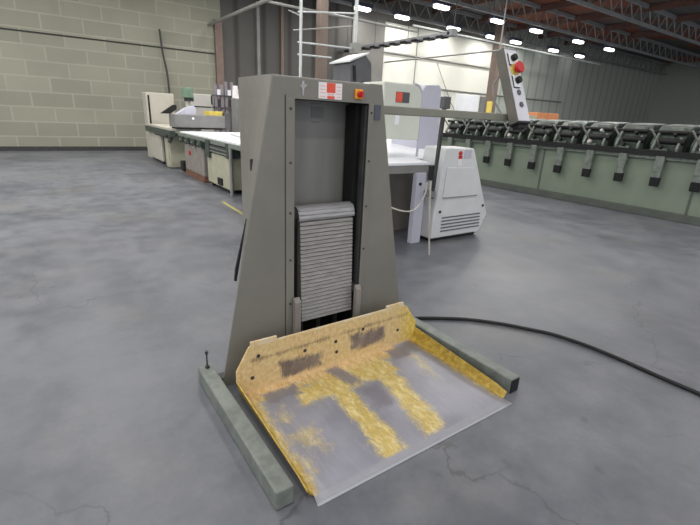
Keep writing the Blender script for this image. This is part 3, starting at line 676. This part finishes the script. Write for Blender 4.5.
# yellow floor line
b = MB(); b.poly([(2.50, 6.3, .003), (2.56, 6.3, .003), (2.62, 7.7, .003), (2.56, 7.7, .003)]); ln = b.build('trim_40', paint('faded_yellow_line', srgb(176, 168, 104), .7, .2, 12.)); struct(ln)

# ------------------------------------------------------------------ pipes and posts
b = MB(); b.tube([(5.85, BV, 4.55), (5.85, 4., 4.55)], .055, 10); tag(b.build('pipe', 'pipegrey', smooth=True), 'grey overhead pipe running out from the block wall corner', 'pipe')
loc = (4.97, 9.2, 0); fr = thing('pipe_scaffold', loc, 'white pipe drop with cross pipes rising behind the lift column', 'pipework')
b = MB(loc); b.tube([(4.97, 9.2, 0), (4.97, 9.2, CZ)], .032, 10); b.build('post', 'pipewhite', fr)
b = MB(loc); b.tube([(6.40, 9.2, 3.19), (6.40, 9.2, CZ)], .044, 10); b.build('hanging_pipe', 'pipewhite', fr)
b = MB(loc); b.box((6.32, 9.1, 2.98), (6.52, 9.3, 3.2)); b.build('junction_box', 'pipegrey', fr)
for z0, z1, xe in ((3.04, 3.08, 6.45), (3.62, 3.81, 6.42), (2.80, 2.82, 5.76)):
    b = MB(loc); b.tube([(4.90, 9.2, z0), (xe, 9.2, z1)], .018, 8); b.build('cross_pipe', 'pipewhite', fr)
b = MB(loc); b.tube([(4.97, 9.2, 3.55), (5.75, 11.3, 4.07)], .018, 8); b.tube([(6.40, 9.2, 3.55), (6.0, 11.5, 3.67)], .018, 8); b.each('brace', 'pipegrey', fr)
b = MB(); b.box((7.04, 11.88, 0), (7.3, 12.12, CZ)); struct(b.build('pillar_middle', 'brownish', bevel=.01))
b = MB(); b.box((19.9, 15.8, 0), (20.3, 16.2, CZ)); struct(b.build('pillar_back', 'brownish', bevel=.01))
b = MB(); b.tube([(19.55, 15.6, 0), (19.55, 15.6, 2.62)], .14, 12); bo = b.build('bollard', 'yellow'); tag(bo, 'tall yellow guard post before the far brown pillar', 'bollard')
loc = (11.7, 14, 4.3); ct = thing('cable_tray', loc, 'dark cable tray running overhead towards the cream wall', 'cable tray')
b = MB(loc); b.box((11.62, 11.3, 4.27), (11.66, BV, 4.36)); b.box((11.86, 11.3, 4.27), (11.90, BV, 4.36)); b.box((11.64, 11.3, 4.25), (11.88, BV, 4.275)); b.box((11.62, 11.2, 4.24), (11.9, 11.4, 4.45)); b.build('tray', 'steelgrey', ct)
b = MB(loc)
y = 11.6
while y < BV-.4: b.box((11.60, y, 4.22), (11.92, y+.3, 4.29)); y += .62
b.each('tray_clip', 'black', ct)
b = MB(loc)
for y in (11.25, 13.5, 15.5, 17.5): b.tube([(11.76, y, 4.3), (11.76, y, CZ)], .012, 6)
b.each('hanger', 'dark', ct)
b = MB(); b.tube([(14.3, 11.3, CZ), (14.3, 11.3, 4.1), (14.3, BV, 4.1)], .035, 8); tag(b.build('pipe', 'pipegrey', smooth=True), 'thin overhead pipe crossing in front of the cream wall', 'pipe')
for z, lab in ((4.55, 'upper conduit fixed along the cream wall'), (3.15, 'lower conduit fixed along the cream wall above the doors')):
    b = MB(); b.tube([(14.2, BV-.0465, z), (22.4 if z > 4 else 30, BV-.0465, z)], .045, 8); tag(b.build('conduit', 'pipegrey', smooth=True), lab, 'conduit')
b = MB(); b.tube([(16.2, BV-.14, 0), (16.2, BV-.14, 5.8)], .03, 8); tag(b.build('conduit', 'pipegrey', smooth=True), 'upright conduit near the left end of the cream wall', 'conduit')
b = MB(); b.tube(spline([(17.7, BV-.14, 4.4), (18.2, BV-.14, 3.7), (19.0, BV-.14, 2.6), (19.4, BV-.14, 2.0), (19.45, BV-.14, .02)]), .02, 6); tag(b.build('cable', 'pipegrey', smooth=True), 'thin cable running diagonally down the cream wall', 'cable')
b = MB(); b.tube(spline([(4.05, BV-.12, 4.15), (4.1, BV-.12, 3.4), (4.2, BV-.12, 2.6), (4.22, BV-.12, 1.2), (4.25, BV-.12, .02)]), .035, 6); tag(b.build('cable', 'dark', smooth=True), 'dark cable hanging down the block wall', 'cable')
b = MB(); b.tube([(-14, BV-.0215, 3.58), (6.0, BV-.0215, 3.58)], .02, 6); tag(b.build('conduit', 'dark', smooth=True), 'thin dark conduit along the block wall', 'conduit')

b = MB(); b.tube([(5.85, 13.3, 4.62), (12.0, 13.3, 4.62)], .04, 8); tag(b.build('pipe', 'pipegrey', smooth=True), 'grey overhead branch pipe crossing before the dark wall', 'pipe')
b = MB(); b.tube([(14.0, 15.8, 5.4), (30, 15.8, 5.4)], .045, 8); tag(b.build('pipe', 'pipewhite', smooth=True), 'pale overhead pipe among the roof trusses by the lamps', 'pipe')
# ------------------------------------------------------------------ world, camera, view
w = bpy.data.worlds.new('hall_ambient'); bpy.context.scene.world = w; w.use_nodes = True
w.node_tree.nodes['Background'].inputs[0].default_value = (.93, .97, 1.0, 1); w.node_tree.nodes['Background'].inputs[1].default_value = .95
f = 432.4; pit, rol, yaw = (math.radians(a) for a in (18.78, 2.847, 35.53))
Fv = Vector((math.sin(yaw)*math.cos(pit), math.cos(yaw)*math.cos(pit), -math.sin(pit)))
R0 = Vector((math.cos(yaw), -math.sin(yaw), 0)); U0 = R0.cross(Fv)
Rv = R0*math.cos(rol)+U0*math.sin(rol); Uv = -R0*math.sin(rol)+U0*math.cos(rol)
cam = bpy.data.cameras.new('camera'); cam.sensor_fit = 'HORIZONTAL'; cam.sensor_width = 36; cam.lens = 36*f/700; cam.clip_end = 200
co = bpy.data.objects.new('camera', cam); C.objects.link(co)
co.matrix_world = Matrix(((Rv.x, Uv.x, -Fv.x, 0), (Rv.y, Uv.y, -Fv.y, 0), (Rv.z, Uv.z, -Fv.z, 1.6), (0, 0, 0, 1)))
sc = bpy.context.scene; sc.camera = co
vs = sc.view_settings; vs.view_transform = 'Standard'; vs.look = 'None'; vs.gamma = 1; vs.exposure = 0; vs.use_curve_mapping = False
sc.cycles.use_denoising = True; sc.cycles.max_bounces = 8
